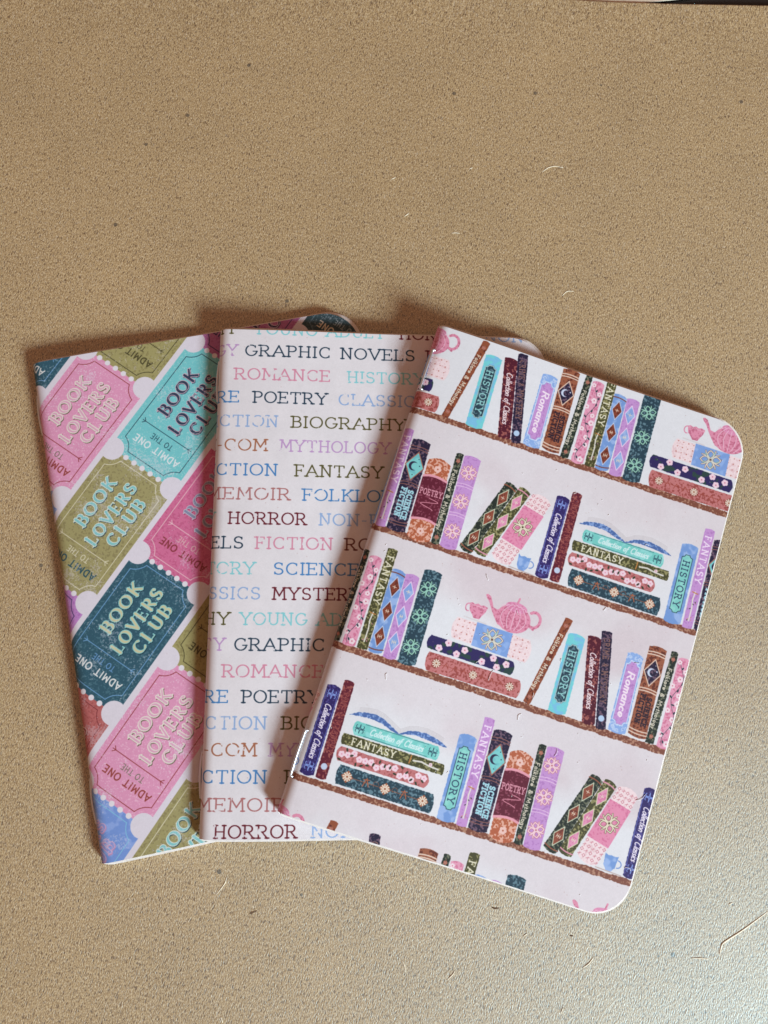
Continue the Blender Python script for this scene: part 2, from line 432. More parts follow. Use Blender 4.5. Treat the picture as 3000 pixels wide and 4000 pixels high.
def row_a(c, dx, dy):
    S = lambda *q: shift(q, dx, dy)
    folklore(c, S((.6, 67.6), (2.6, 67.5), (2.3, 43.6), (-.1, 43.4)), DGREEN, 1)
    M = book(c, S((2.75, 66.5), (6.35, 66.5), (6.6, 43.5), (2.9, 43.3)), mix((240, 158, 186), (222, 116, 152), .1, 1.0), .5)
    vine(c, M, 2, 11, (250, 224, 230), (214, 90, 120), (40, 62, 74), 3.6)
    fantasy(c, S((6.6, 69.7), (9.45, 69.9), (9.75, 43.6), (6.8, 43.4)), OLIVE, (238, 234, 200))
    diamonds(c, S((9.35, 65.2), (13.2, 64.8), (13.6, 43.9), (9.7, 43.5)), BLUE, (196, 214, 240), mix((146, 62, 40), (110, 44, 30)), (130, 70, 62))
    diamonds(c, S((13.0, 64.9), (16.9, 65.0), (17.4, 43.6), (13.7, 43.2)), LILAC, (244, 214, 244), mix((130, 168, 232), (160, 190, 240), 0, 1, 'm'))
    M = book(c, S((17.1, 67.5), (22.3, 67.6), (22.6, 43.6), (17.5, 43.1)), TEALD, .5)
    for b in (.81, .51, .18): rosette(c, M(.5, b), 2.15, (28, 52, 56), (150, 214, 190))
    # stack under the teapot
    M, q = lying(c, S((24.6, 48.3), (49.3, 48.4), (49.6, 43.5), (25.2, 43.2)), ROSEB, .6)
    for a in (.1, .5, .9): daisy(c, q(a, .5), 1.05, (150, 60, 50))
    for a in (.2, .3, .4, .6, .7, .8): c.line([q(a - .03, .35), q(a, .62), q(a + .03, .4)], .16, (170, 66, 52)); c.seg(q(a - .05, .5), q(a + .05, .52), .12, (170, 66, 52))
    M, q = lying(c, S((23.9, 52.4), (46.3, 52.4), (46.5, 48.6), (23.9, 48.6)), mix((44, 36, 98), (40, 70, 66), .2, .9, 'm'), .6)
    for a, b in ((.13, .28), (.22, .78), (.34, .25), (.42, .66), (.64, .3), (.76, .75), (.82, .25), (.92, .62)): blossom(c, q(a, b), .95, (250, 214, 226), (222, 120, 150), a * 9)
    M, q = lying(c, S((28.9, 58.9), (49.0, 59.0), (49.3, 52.6), (29.0, 52.9)), PALE, .8)
    lattice(c, q, 3, 14, 4, (196, 110, 96), 20, 6.4)
    c.poly([q(.27, 1.0), q(.75, 1.0), q(.75, 0), q(.27, 0)], mix((120, 164, 232), (140, 180, 240), 0, 1, 'm'))
    rosette(c, q(.51, .5), 2.9, (120, 84, 72), (232, 224, 206), .2); petals(c, q(.51, .5), 2.3, 10, (140, 196, 180), .16, .3)
    teapot(c, dx, dy)
    cup(c, dx, dy)
    c.line([S((30.6, 59.3))[0], S((36.6, 59.15))[0]], .3, (222, 214, 214))
    folklore(c, S((55.9, 67.2), (58.1, 66.9), (53.4, 43.4), (51.3, 43.6)), mix((158, 78, 46), (108, 46, 34), .1, 1.2), 5)
    history(c, S((57.6, 63.7), (62.6, 63.6), (62.95, 43.6), (57.9, 43.4)), TURQ, TEALD, (190, 226, 222), (150, 226, 220))
    M = book(c, S((62.7, 64.6), (66.6, 64.8), (70.8, 43.5), (67.1, 43.1)), MAROON, .4)
    text(c, "Collection of Classics", M(.30, .82), M(.30, .17), 1.55, (248, 232, 232), wv=.145, serif=0, slant=.3, gap=.06)
    M = book(c, S((65.9, 66.9), (68.9, 67.2), (73.8, 43.3), (71.0, 42.8)), NAVY, .3)
    text(c, "CRIME & MYSTERY", M(.28, .93), M(.28, .26), 1.5, mix((150, 104, 92), (100, 76, 86), 0, 1), wv=.15, serif=.1)
    c.dot(M(.5, .105), .78, (182, 214, 244))
    M = book(c, S((73.8, 63.8), (78.5, 63.7), (79.1, 43.6), (74.0, 43.5)), mix((136, 178, 240), (180, 208, 248), .1, 1.2), .5)
    c.poly(label_shape(M, .16, .86, .1, .9, .2, .05), LILAC); P = label_shape(M, .13, .89, .09, .91, .2, .05); c.line(P + P[:1], .16, (222, 232, 250))
    text(c, "Romance", M(.34, .78), M(.34, .2), 1.75, (252, 234, 246), wv=.26, wh=.16, serif=.0, slant=.2, gap=.1)
    for b in (.05, .95):
        for a in (.22, .78): c.line([(M(a, b)[0] + .55 * math.cos(t) * (1 - t / 9), M(a, b)[1] + .55 * math.sin(t) * (1 - t / 9)) for t in [k * .7 for k in range(9)]], .12, (206, 224, 250))
    M = book(c, S((78.8, 67.2), (83.9, 67.3), (84.5, 44.0), (79.2, 44.2)), BROWN, .45)
    for b in (.905, .935, .49, .52, .035, .07): band(c, M, b, (236, 206, 182), .3, .012 if b > .2 else -.012)
    diamond(c, M(.5, .715), 2.2, 3.5, (238, 206, 178), NAVY, .26)
    crescent(c, M(.46, .715), 1.1, (206, 222, 244)); c.dot(M(.72, .74), .2, (206, 222, 244)); c.dot(M(.6, .8), .12, (206, 222, 244))
    text(c, "SCIENCE", M(.56, .44), M(.56, .12), 1.2, (44, 28, 44), wv=.26, serif=.14); text(c, "FICTION", M(.22, .46), M(.22, .14), 1.2, (44, 28, 44), wv=.26, serif=.14)

def row_b(c, dx, dy):
    S = lambda *q: shift(q, dx, dy)
    M = book(c, S((2.75, 32.6), (6.6, 32.5), (6.75, 10.8), (2.95, 10.6)), INDIGO, .5)
    P = [M(.1, .05), M(.1, .95)]; c.line(P, .14, (110, 130, 220)); c.line([M(.9, .05), M(.9, .95)], .14, (110, 130, 220))
    for b in (.09, .91): scroll(c, M(.5, b), 1.5, (128, 160, 236), .17)
    text(c, "Collection of Classics", M(.32, .80), M(.32, .18), 1.55, (248, 240, 250), wv=.145, serif=0, slant=.3, gap=.06)
    M = book(c, S((6.5, 34.9), (9.4, 34.8), (9.9, 10.7), (7.0, 10.7)), mix((104, 26, 44), (166, 84, 76), .2, 1.1), .3)
    text(c, "CRIME & MYSTERY", M(.28, .93), M(.28, .26), 1.45, mix((170, 80, 70), (120, 40, 50), 0, 1), wv=.13, serif=.1)
    c.dot(M(.5, .12), .78, (196, 214, 240))
    # stack with the open book on top
    M, q = lying(c, S((12.0, 15.5), (36.4, 15.4), (36.8, 10.3), (12.2, 10.4)), TEALD, .5)
    for a in (.1, .5, .9): daisy(c, q(a, .5), 1.15, (176, 92, 56))
    for s_ in (-1, 1):
        x = .5 + s_ * .2
        c.line([q(.5 + s_ * .07, .5), q(.5 + s_ * .34, .5)], .14, (170, 96, 62)); c.line([q(x - .03, .3), q(x, .7), q(x + .03, .35)], .24, (184, 96, 58)); c.seg(q(x - .03, .62), q(x + .03, .66), .2, (184, 96, 58))
        c.line([(q(.5 + s_ * .1, .5)[0] + .7 * math.cos(t), q(.5, .5)[1] + .3 + .7 * math.sin(t)) for t in [k * .6 for k in range(8)]], .11, (150, 90, 70))
    M, q = lying(c, S((10.7, 19.6), (33.6, 19.4), (33.7, 15.7), (10.9, 15.8)), mix((206, 116, 116), (176, 84, 84), .2, 1.2), .8)
    r = random.Random(11)
    for i in range(15): blossom(c, q((i + .5) / 15, r.uniform(.25, .8)), .85, (250, 216, 226), (240, 150, 178), i)
    for i in range(16): leaf(c, q((i + .3) / 16, r.uniform(.12, .88)), .5, r.uniform(0, 3), (52, 62, 44))
    M, q = lying(c, S((10.4, 22.8), (36.8, 22.8), (37.0, 20.0), (10.7, 19.9)), OLIVE, .3)
    text(c, "FANTASY", q(.09, .22), q(.52, .22), 1.6, (240, 236, 204), wv=.18, wh=.12, serif=.14)
    c.line([q(.7, .5), q(.78, .6), q(.86, .45), q(.95, .4)], .4, (226, 224, 210)); c.seg(q(.665, .2), q(.675, .85), .3, (206, 134, 60)); blossom(c, q(.87, .6), .5, (244, 214, 220), (200, 120, 140))
    M, q = lying(c, S((12.5, 26.5), (34.2, 26.6), (34.5, 22.9), (12.8, 22.9)), mix((112, 216, 204), (140, 228, 220), -.2, 1, 'm'), .6)
    for a in (.06, .94): scroll(c, q(a, .5), 1.45, (44, 92, 108), .16)
    for b in (.1, .9): c.line([q(.12, b), q(.88, b)], .13, (44, 110, 120))
    text(c, "Collection of Classics", q(.18, .32), q(.82, .32), 1.5, (214, 248, 244), wv=.17, serif=0, slant=.3, gap=.1)
    T1 = [(10.4, 27.3), (12.4, 28.5), (14.6, 29.0), (16.8, 29.2), (18.8, 28.8), (21.2, 27.7), (23.6, 26.5), (25.6, 27.8), (27.8, 28.4), (30.2, 28.6), (32.7, 28.2), (34.8, 27.6), (36.4, 26.8)]
    B1 = [(35, 26.75), (32.6, 27.0), (30.2, 27.2), (27.8, 27.3), (25.4, 26.9), (23.6, 26.3), (21.2, 26.7), (18.8, 27.5), (16.8, 27.8), (14.6, 27.8), (12.4, 27.5)]
    for k in range(4): c.line([(x + dx, y + dy + .25 + .3 * k) for x, y in T1[1:-1]], .12, (170, 160, 160), op=.4)
    c.poly([(x + dx, y + dy) for x, y in T1 + B1], mix((70, 108, 178), (124, 162, 222), 0, .9), rough=.4)
    history(c, S((38.1, 31.0), (43.0, 31.2), (43.5, 10.3), (38.5, 10.0)), BLUE, mix((124, 216, 204), (140, 226, 212), 0, 1, 'm'), (44, 66, 96), (40, 66, 100))
    fantasy(c, S((43.1, 36.9), (46.05, 36.9), (46.6, 10.1), (43.7, 9.9)), LILAC, (250, 228, 250))
    M = book(c, S((46.1, 34.7), (51.4, 34.7), (52.0, 10.3), (46.7, 10.1)), NAVY, .55)
    for b in (.89, .92, .49, .52, .07, .10): band(c, M, b, (150, 94, 84), .2, .014 if b > .2 else -.012)
    diamond(c, M(.5, .715), 2.45, 3.9, (172, 104, 84), mix((120, 218, 214), (104, 200, 204), 0, 1, 'm'), .26)
    crescent(c, M(.44, .715), 1.25, (40, 40, 72)); c.dot(M(.74, .73), .16, (30, 60, 80)); c.dot(M(.62, .80), .14, (30, 60, 80)); c.dot(M(.5, .62), .14, (30, 60, 80))
    text(c, "SCIENCE", M(.56, .45), M(.56, .13), 1.3, (164, 226, 236), wv=.28, serif=.16); text(c, "FICTION", M(.22, .46), M(.22, .15), 1.3, (164, 226, 236), wv=.28, serif=.16)
    RB = mix((196, 96, 58), (240, 176, 150), .0, .8)
    M = book(c, S((51.6, 30.9), (58.2, 31.0), (59.0, 10.0), (52.2, 9.7)), RB, 1.1)
    c.poly([M(0, .79), M(.25, .815), M(.5, .82), M(.75, .81), M(1, .79), M(1, .21), M(.75, .235), M(.5, .24), M(.25, .23), M(0, .21)], (244, 160, 176))
    c.poly([M(0, .76), M(.25, .785), M(.5, .79), M(.75, .78), M(1, .76), M(1, .24), M(.75, .265), M(.5, .27), M(.25, .26), M(0, .24)], mix((104, 24, 46), (146, 62, 84), .4, 1.3))
    text(c, "POETRY", M(.06, .555), M(.94, .56), 1.5, (240, 162, 178), wv=.13, serif=.14)
    c.line([M(.5 + .4 * math.sin(t * 1.0) * (1 - t / 18), .52 - .018 * t) for t in [k * .55 for k in range(15)]], .17, (240, 150, 168))
    for b in (.1, .9): blossom(c, M(.5, b), 1.0, (248, 200, 186), (196, 96, 60))
    folklore(c, S((58.3, 34.6), (60.4, 34.8), (61.2, 10.1), (58.9, 10.0)), DGREEN, 6)
    M = book(c, S((60.4, 34.8), (65.3, 34.8), (66.0, 10.2), (61.2, 9.9)), LILAC, .5)
    for b in (.66, .69, .34, .37): band(c, M, b, (238, 196, 236), .18)
    for b in (.83, .51, .18): rosette(c, M(.5, b), 2.1, (206, 104, 110), (250, 212, 220))
    M = book(c, S((80.7, 31.1), (86.5, 29.8), (80.6, 10.7), (74.6, 12.2)), PALE, 1.0)
    lattice(c, M, 8, 5, 16, (206, 104, 120), 20, 6.2)
    c.poly([M(0, .80), M(1, .80), M(1, .26), M(0, .26)], mix((240, 140, 176), (226, 112, 156), .3, 1.3))
    rosette(c, M(.5, .53), 2.6, (84, 78, 40), (240, 226, 196))
    diamonds(c, S((76.9, 31.7), (80.4, 30.6), (73.8, 10.8), (70.0, 11.7)), OLIVE, (222, 224, 180), mix((238, 150, 186), (226, 120, 164), 0, 1), (238, 150, 176))
    diamonds(c, S((73.1, 31.8), (76.7, 30.7), (69.9, 10.4), (66.1, 11.5)), DGREEN, (214, 226, 190), mix((156, 74, 50), (118, 50, 38), 0, 1), (160, 84, 56))
    S2 = lambda p: (p[0] + dx, p[1] + dy)
    c.poly([S2(p) for p in ((81.9, 14.5), (82.6, 14.2), (83.5, 14.4), (84.4, 14.2), (85.3, 14.5), (85.2, 13), (85.0, 11.6), (84.2, 10.5), (82.9, 10.5), (82.0, 11.8))], BLUE, rough=.5)
    c.line([S2(p) for p in ARC(85.4, 12.7, 1.0, .9, 90, -90, 8)], .26, (110, 150, 220)); c.line([S2((80.2, 10.6)), S2((87, 10.35))], .25, (196, 176, 168))

def shelf(c, v0, v1):
    n = 40
    pts = [(-2 + 94 * i / n, v1 + .08 * math.sin(i * 1.7)) for i in range(n + 1)] + [(92 - 94 * i / n, v0 + .1 * math.sin(i * 2.3)) for i in range(n + 1)]
    c.poly(pts, SHELF, rough=.6)

def finish(c, name, speck=1.0):
    r = random.Random(33)
    for i in range(int(560 * speck)):
        p = (r.uniform(0, 90), r.uniform(0, 131)); k = r.random()
        c.dot(p, r.uniform(.05, .12), (186, 140, 130) if k < .6 else (244, 240, 240), op=.55)
    g = c.img.mean(2, keepdims=True)
    img = ((c.img * .86 + g * .14) * .965 + .022) * (1 + .006 * c.fine[..., None] + .003 * c.mid[..., None])
    out = np.ones((c.H, c.W, 4), np.float32); out[..., :3] = np.clip(img, 0, 1)
    im = bpy.data.images.new(name, c.W, c.H, alpha=False)
    im.colorspace_settings.name = 'sRGB'
    im.pixels.foreach_set(out.ravel()); im.update(); im.pack()
    return im

CW, CHH = 90.0, 131.58
def art_shelves():
    c = Canvas(CW, CHH)
    # pinkish ground with pale bluish clouds rising from each shelf
    Y = (np.arange(c.H) + .5) / PPM + c.y0; sh = [-22.0, 10.0, 43.3, 74.8, 107.4]
    h = np.full(c.H, 99.)
    for s_ in sh: h = np.where((Y - s_ >= 0), np.minimum(h, Y - s_), h)
    lim = np.where(Y > 107, 60, 17.0)[:, None]
    big = gnoise(c.H, c.W, 60, 21)
    k = 1 - sstep(-6, 7, h[:, None] - lim + 3.0 * big + 1.0 * c.blot)
    a = np.array((228, 221, 223)) / 255.; b = np.array((232, 235, 237)) / 255.
    k = k[..., None] * .95
    a = a - np.array((.022, .045, .040)) * sstep(-.2, 2.4, big + .25 * c.blot)[..., None]
    c.img[:] = a * (1 - k) + b * k
    for p in ((0, -64.8), ): pass
    row_a(c, -42.0, -65.0); row_a(c, 42.4, -65.0)
    shelf(c, 8.6, 10.1); row_b(c, 0, 0); row_b(c, -84.4, 0); row_b(c, 84.3, 0)
    shelf(c, 41.6, 43.3); row_a(c, 0, 0); row_a(c, 84.3, 0); row_a(c, -84.3, 0)
    shelf(c, 73.2, 74.8); row_b(c, -42.3, 64.6); row_b(c, 42.0, 64.6)
    shelf(c, 106.0, 107.6); row_a(c, 42.6, 64.1); row_a(c, -42.2, 64.1)
    return finish(c, "shelf_print")

def art_words():
    c = Canvas(CW, CHH, base=(232, 228, 229))
    c.img *= (1 + .006 * c.blot)[..., None]
    G_ = dict(tl=(128, 214, 218), dk=(34, 62, 84), ro=(224, 138, 164), bl=(62, 132, 200), lb=(142, 178, 226), ol=(92, 88, 42), br=(176, 104, 70), li=(196, 152, 206), mr=(112, 26, 40), rs=(184, 112, 110), bn=(110, 48, 40))
    Wd = {'GRAPHIC NOVELS': 46, 'ROMANCE': 25.6, 'HISTORY': 21.2, 'POETRY': 19.8, 'CLASSICS': 23.7, 'NON-FICTION': 33.5, 'BIOGRAPHY': 30.6, 'ROM-COM': 25.5, 'MYTHOLOGY': 29.5, 'SCIENCE FICTION': 46, 'FANTASY': 23.5, 'MEMOIR': 22.3, 'FOLKLORE': 27.5, 'HORROR': 20.4, 'FICTION': 20.1, 'MYSTERY': 23.0, 'YOUNG ADULT': 35.7}
    R = {0: (130.45, [(5.8, 'BIOGRAPHY', 'ol', 1), (10.1, 'YOUNG ADULT', 'tl', 0), (49.8, 'HORROR', 'mr', 0), (73.4, 'NON-FICTION', 'lb', 0)]),
         1: (124.25, [(6.0, 'MYTHOLOGY', 'li', 1), (8.0, 'GRAPHIC NOVELS', 'dk', 0), (57.2, 'FICTION', 'mr', 0)]),
         2: (117.65, [(5.4, 'ROMANCE', 'ro', 0), (35.6, 'HISTORY', 'tl', 0), (60, 'SCIENCE FICTION', 'bl', 0)]),
         3: (111.25, [(6.9, 'FOLKLORE', 'bl', 1), (10.6, 'POETRY', 'dk', 0), (33.4, 'CLASSICS', 'lb', 0)]),
         4: (104.65, [(17.4, 'NON-FICTION', 'lb', 1), (21.0, 'BIOGRAPHY', 'ol', 0)]),
         5: (98.1, [(14.9, 'ROM-COM', 'br', 1), (18.1, 'MYTHOLOGY', 'li', 0)]),
         6: (91.45, [(17.7, 'SCIENCE FICTION', 'bl', 1), (22.2, 'FANTASY', 'ol', 0)]),
         7: (85.0, [(21.2, 'MEMOIR', 'rs', 1), (24.4, 'FOLKLORE', 'bl', 0)]),
         8: (78.5, [(1.6, 'HISTORY', 'tl', 1), (5.2, 'HORROR', 'mr', 0), (28.8, 'NON-FICTION', 'lb', 0)]),
         9: (72.05, [(9.4, 'GRAPHIC NOVELS', 'dk', 1), (12.5, 'FICTION', 'ro', 0), (35.8, 'ROM-COM', 'bn', 0)]),
         10: (65.4, [(12.7, 'HISTORY', 'tl', 1), (17.4, 'SCIENCE FICTION', 'bl', 0)]),
         11: (58.95, [(14.2, 'CLASSICS', 'lb', 1), (17.3, 'MYSTERY', 'mr', 0)]),
         12: (52.45, [(6.7, 'BIOGRAPHY', 'ol', 1), (9.2, 'YOUNG ADULT', 'tl', 0)]),
         13: (45.95, [(5.7, 'MYTHOLOGY', 'li', 1), (8.0, 'GRAPHIC NOVELS', 'dk', 0)]),
         14: (39.3, [(5.2, 'ROMANCE', 'ro', 0)]),
         15: (32.95, [(7.0, 'FOLKLORE', 'bl', 1), (10.4, 'POETRY', 'dk', 0)]),
         16: (26.5, [(16.9, 'NON-FICTION', 'lb', 1), (20.6, 'BIOGRAPHY', 'ol', 0)]),
         17: (20.0, [(14.65, 'ROM-COM', 'br', 1), (17.6, 'MYTHOLOGY', 'li', 0)]),
         18: (13.45, [(17.3, 'SCIENCE FICTION', 'bl', 1), (21.8, 'FANTASY', 'ol', 0)]),
         19: (6.8, [(22.1, 'MEMOIR', 'rs', 1), (25.4, 'FOLKLORE', 'bl', 0)]),
         20: (.45, [(4.7, 'HORROR', 'mr', 0), (28.5, 'NON-FICTION', 'lb', 0)])}
    for k, (v, ws) in R.items():
        for (s, w, col, al) in ws:
            L = Wd[w]; s0 = s - L if al else s
            if s0 > 92 or s0 + L < -2: continue
            pale = col in ('tl', 'lb', 'ro', 'li', 'rs', 'br')
            text(c, w, (s0, v), (s0 + L, v), 2.95, G_[col], wv=.135, wh=.09, serif=.16, swt=.105, gap=.14, worn=.62 if pale else .35)
    return finish(c, "word_print", .6)

def art_tickets():
    c = Canvas(CW, CHH, base=(226, 220, 228))
    q2 = 1 / math.sqrt(2)
    def X(a, b): return ((a + b) * q2, (a - b) * q2)
    P = 36.6
    SC = {
     'pink': dict(bg=mix((233, 150, 188), (240, 178, 204), .4, 2.0, 'f'), ln=(160, 58, 62), out=(238, 228, 212), inn=(230, 168, 194), sh=(112, 100, 78), adm=(164, 66, 60), to=(132, 118, 100)),
     'olive': dict(bg=mix((166, 158, 98), (146, 136, 84), .3, 1.3), ln=(222, 216, 178), out=(218, 232, 214), inn=(126, 206, 206), sh=(40, 78, 92), adm=(42, 84, 96), to=(222, 216, 180)),
     'olive2': dict(bg=mix((168, 160, 96), (148, 138, 80), .3, 1.3), ln=(76, 72, 40), out=(218, 232, 214), inn=(126, 206, 206), sh=(40, 78, 92), adm=(80, 74, 40), to=(84, 78, 44)),
     'turq': dict(bg=mix((110, 208, 210), (142, 216, 212), .4, 2.0, 'f'), ln=(38, 80, 96), out=(214, 178, 192), inn=(44, 60, 86), sh=(60, 84, 108), adm=(226, 238, 238), to=(42, 92, 108)),
     'teal': dict(bg=mix((42, 90, 108), (62, 112, 128), .3, 1.3), ln=(104, 164, 214), out=(136, 214, 208), inn=(208, 206, 158), sh=(24, 60, 76), adm=(230, 234, 228), to=(96, 154, 210)),
     'mag': dict(bg=mix((222, 104, 150), (208, 88, 134), .2, 1.2), ln=(240, 188, 196), out=(196, 190, 206), inn=(132, 140, 170), sh=(176, 60, 100), adm=(150, 50, 60), to=(226, 176, 176)),
     'purp': dict(bg=mix((190, 108, 168), (176, 92, 152), .2, 1.2), ln=(54, 48, 92), out=(226, 200, 226), inn=(60, 50, 90), sh=(60, 50, 90), adm=(54, 48, 92), to=(60, 50, 90)),
     'lil': dict(bg=mix((196, 130, 204), (180, 110, 190), .2, 1.2), ln=(64, 54, 110), out=(226, 200, 226), inn=(60, 50, 90), sh=(60, 50, 90), adm=(54, 48, 92), to=(60, 50, 90)),
     'red': dict(bg=mix((196, 100, 96), (178, 84, 80), .2, 1.2), ln=(136, 50, 54), out=(230, 200, 190), inn=(160, 60, 60), sh=(120, 40, 40), adm=(136, 50, 54), to=(136, 50, 54)),
     'blue': dict(bg=mix((112, 152, 226), (134, 168, 234), 0, 1.2, 'm'), ln=(122, 198, 232), out=(214, 170, 206), inn=(140, 150, 220), sh=(190, 140, 190), adm=(222, 150, 160), to=(122, 198, 232)),
     'slate': dict(bg=mix((46, 72, 78), (66, 92, 98), .3, 1.3), ln=(96, 128, 140), out=(136, 214, 208), inn=(208, 206, 158), sh=(24, 60, 76), adm=(216, 206, 178), to=(150, 170, 172)),
    }
    order = {-1: {0: 'teal', 1: 'pink', -1: 'pink'}, 0: {0: 'pink', 1: 'olive2', -1: 'blue', -2: 'red'}, 1: {0: 'turq', 1: 'purp', -1: 'olive', -2: 'lil'},
             2: {0: 'teal', 1: 'mag', 2: 'pink', 3: 'slate', -1: 'red'}, 3: {0: 'pink', 1: 'olive2', -1: 'blue', 2: 'turq'}, 4: {0: 'olive', 1: 'mag', 2: 'teal', -1: 'lil'}, 5: {0: 'turq', 1: 'red', 2: 'pink'}}
    a00 = {-1: 87.25, 0: 68.9, 1: 87.15 - .0, 2: 31.9, 3: 13.95, 4: -4.5, 5: 13.9}
    a00[1] = 87.15
    for k, tk in order.items():
        bc = -50.4 + 22.4 * (k - 1) if k != 2 else -28.1
        hw = 10.45
        for n, nm in tk.items():
            a0 = a00[k] + P * n; a1 = a0 + P; z = SC[nm]
            if k == 0 and n == -1: pass
            pts = [X(a0, bc - hw), X(a1, bc - hw), X(a1, bc + hw), X(a0, bc + hw)]
            xs = [p[0] for p in pts]; ys = [p[1] for p in pts]
            if max(xs) < -2 or min(xs) > 93 or max(ys) < -1 or min(ys) > 133: continue
            c.poly(pts, z['bg'])
            # inner rule with concave corners
            L = []
            ho, r = 8.75, 4.9
            for (aa, sa, sb, rev) in ((a0, 1, -1, 0), (a0, 1, 1, 1), (a1, -1, 1, 0), (a1, -1, -1, 1)):
                arc = []
                for i in range(7):
                    t0 = math.acos(1.65 / 4.9); t = math.radians(19) + (math.radians(71) - math.radians(19)) * i / 6
                    arc.append(X(aa + sa * r * math.sin(t), bc + sb * (10.45 - r * math.cos(t))))
                L += arc[::-1] if not rev else arc
            L2 = L + L[:1]
            c.line(L2, .2, z['ln'])
            ad = a0 + 11.05
            c.line([X(ad, bc - 7.3), X(ad, bc + 7.3)], .2, z['ln'])
            for sg in (-1, 1):
                for da in (-.75, 0, .75): c.seg(X(ad, bc + sg * 6.9), X(ad + da, bc + sg * (7.8 if da == 0 else 7.6)), .2, z['ln'])
            text(c, "ADMIT ONE", X(a0 + 6.9, bc + 7.3), X(a0 + 6.9, bc - 6.8), 1.75, z['adm'], wv=.19, serif=0, gap=.2)
            text(c, "TO THE", X(a0 + 9.5, bc + 3.3), X(a0 + 9.5, bc - 3.3), 1.45, z['to'], wv=.14, serif=0, gap=.2)
            for (s, o, b0, b1) in (("BOOK", -3.2, 15.3, 29.7), ("LOVERS", 2.1, 12.8, 31.4), ("CLUB", 6.6, 15.6, 29.1)):
                q0, q1 = X(a0 + b0, bc + o), X(a0 + b1, bc + o)
                kw = dict(serif=.15, gap=.28)
                text(c, s, q0, q1, 2.9, z['sh'], wv=.34, wh=.11, swt=.11, off=(.15, -.25), **kw)
                text(c, s, q0, q1, 2.9, z['out'], wv=.36, wh=.12, swt=.115, **kw)
                text(c, s, q0, q1, 2.9, z['inn'], wv=.24 if nm == 'turq' else .17 if nm == 'pink' else .22, wh=.03 if nm == 'turq' else .02, **{**kw, 'serif': 0})
        for n in range(-3, 5):
            a0 = a00[k] + P * n
            if n not in tk and (n - 1) not in tk: continue
            for b in (-5.25, -2.63, 0, 2.63, 5.25): c.dot(X(a0, bc + b), .72, (232, 228, 232))
            for sg in (-1, 1):
                cc = X(a0, bc + sg * 9.7)
                pts = []
                for i in range(26):
                    t = 2 * math.pi * i / 26
                    bb = sg * 9.7 + 3.15 * math.cos(t)
                    if sg > 0: bb = min(bb, 11.3)
                    else: bb = max(bb, -11.3)
                    pts.append(X(a0 + 3.15 * math.sin(t), bc + bb))
                c.poly(pts, (226, 220, 228))
    # worn patches where the ink thins out
    m = sstep(1.6, 3.2, 1.2 * c.blot + 1.0 * c.fine + .5 * c.worm)[..., None] * .38
    c.img[:] = c.img * (1 - m) + np.array((226, 220, 228)) / 255. * m
    return finish(c, "ticket_print", .4)

# ------------------------------------------------------------------ materials
def new_mat(name):
    m = bpy.data.materials.new(name); m.use_nodes = True
    nt = m.node_tree; return m, nt, nt.nodes["Principled BSDF"]

def N(nt, t, **kw):
    n = nt.nodes.new(t)
    for k, v in kw.items(): setattr(n, k, v)
    return n

def cover_material(name, img, inner=(226, 220, 214)):
    m, nt, b = new_mat(name)
    tc = N(nt, 'ShaderNodeUVMap'); tc.uv_map = "UVMap"
    mp = N(nt, 'ShaderNodeMapping'); mp.vector_type = 'POINT'
    w, h = img.size
    # uv in mm -> image space
    mp.inputs['Location'].default_value = (2.0 * PPM / w, 1.0 * PPM / h, 0)
    mp.inputs['Scale'].default_value = (PPM / w, PPM / h, 1)
    nt.links.new(tc.outputs[0], mp.inputs[0])
    tx = N(nt, 'ShaderNodeTexImage'); tx.image = img; tx.extension = 'EXTEND'; tx.interpolation = 'Cubic'
    nt.links.new(mp.outputs[0], tx.inputs[0])
    # paper tooth
    ob = N(nt, 'ShaderNodeTexCoord')
    n1 = N(nt, 'ShaderNodeTexNoise'); n1.inputs['Scale'].default_value = 2200; n1.inputs['Detail'].default_value = 3
    n2 = N(nt, 'ShaderNodeTexNoise'); n2.inputs['Scale'].default_value = 260; n2.inputs['Detail'].default_value = 2
    for n in (n1, n2): nt.links.new(ob.outputs['Object'], n.inputs['Vector'])
    ad = N(nt, 'ShaderNodeMath', operation='MULTIPLY_ADD'); ad.inputs[1].default_value = .5
    nt.links.new(n2.outputs[0], ad.inputs[0]); nt.links.new(n1.outputs[0], ad.inputs[2])
    bp = N(nt, 'ShaderNodeBump'); bp.inputs['Strength'].default_value = .3; bp.inputs['Distance'].default_value = .000015
    nt.links.new(ad.outputs[0], bp.inputs['Height']); nt.links.new(bp.outputs[0], b.inputs['Normal'])
    nt.links.new(tx.outputs[0], b.inputs['Base Color'])
    b.inputs['Roughness'].default_value = .5; b.inputs['Specular IOR Level'].default_value = .28
    return m

def paper_material(name, col, rough=.8):
    m, nt, b = new_mat(name)
    n1 = N(nt, 'ShaderNodeTexNoise'); n1.inputs['Scale'].default_value = 900; n1.inputs['Detail'].default_value = 3
    tc = N(nt, 'ShaderNodeTexCoord'); nt.links.new(tc.outputs['Object'], n1.inputs['Vector'])
    rp = N(nt, 'ShaderNodeValToRGB')
    c = srgb(col); rp.color_ramp.elements[0].color = (c[0] * .86, c[1] * .86, c[2] * .85, 1); rp.color_ramp.elements[1].color = (*c, 1)
    rp.color_ramp.elements[0].position = .3; rp.color_ramp.elements[1].position = .6
    nt.links.new(n1.outputs[0], rp.inputs[0]); nt.links.new(rp.outputs[0], b.inputs['Base Color'])
    b.inputs['Roughness'].default_value = rough
    return m

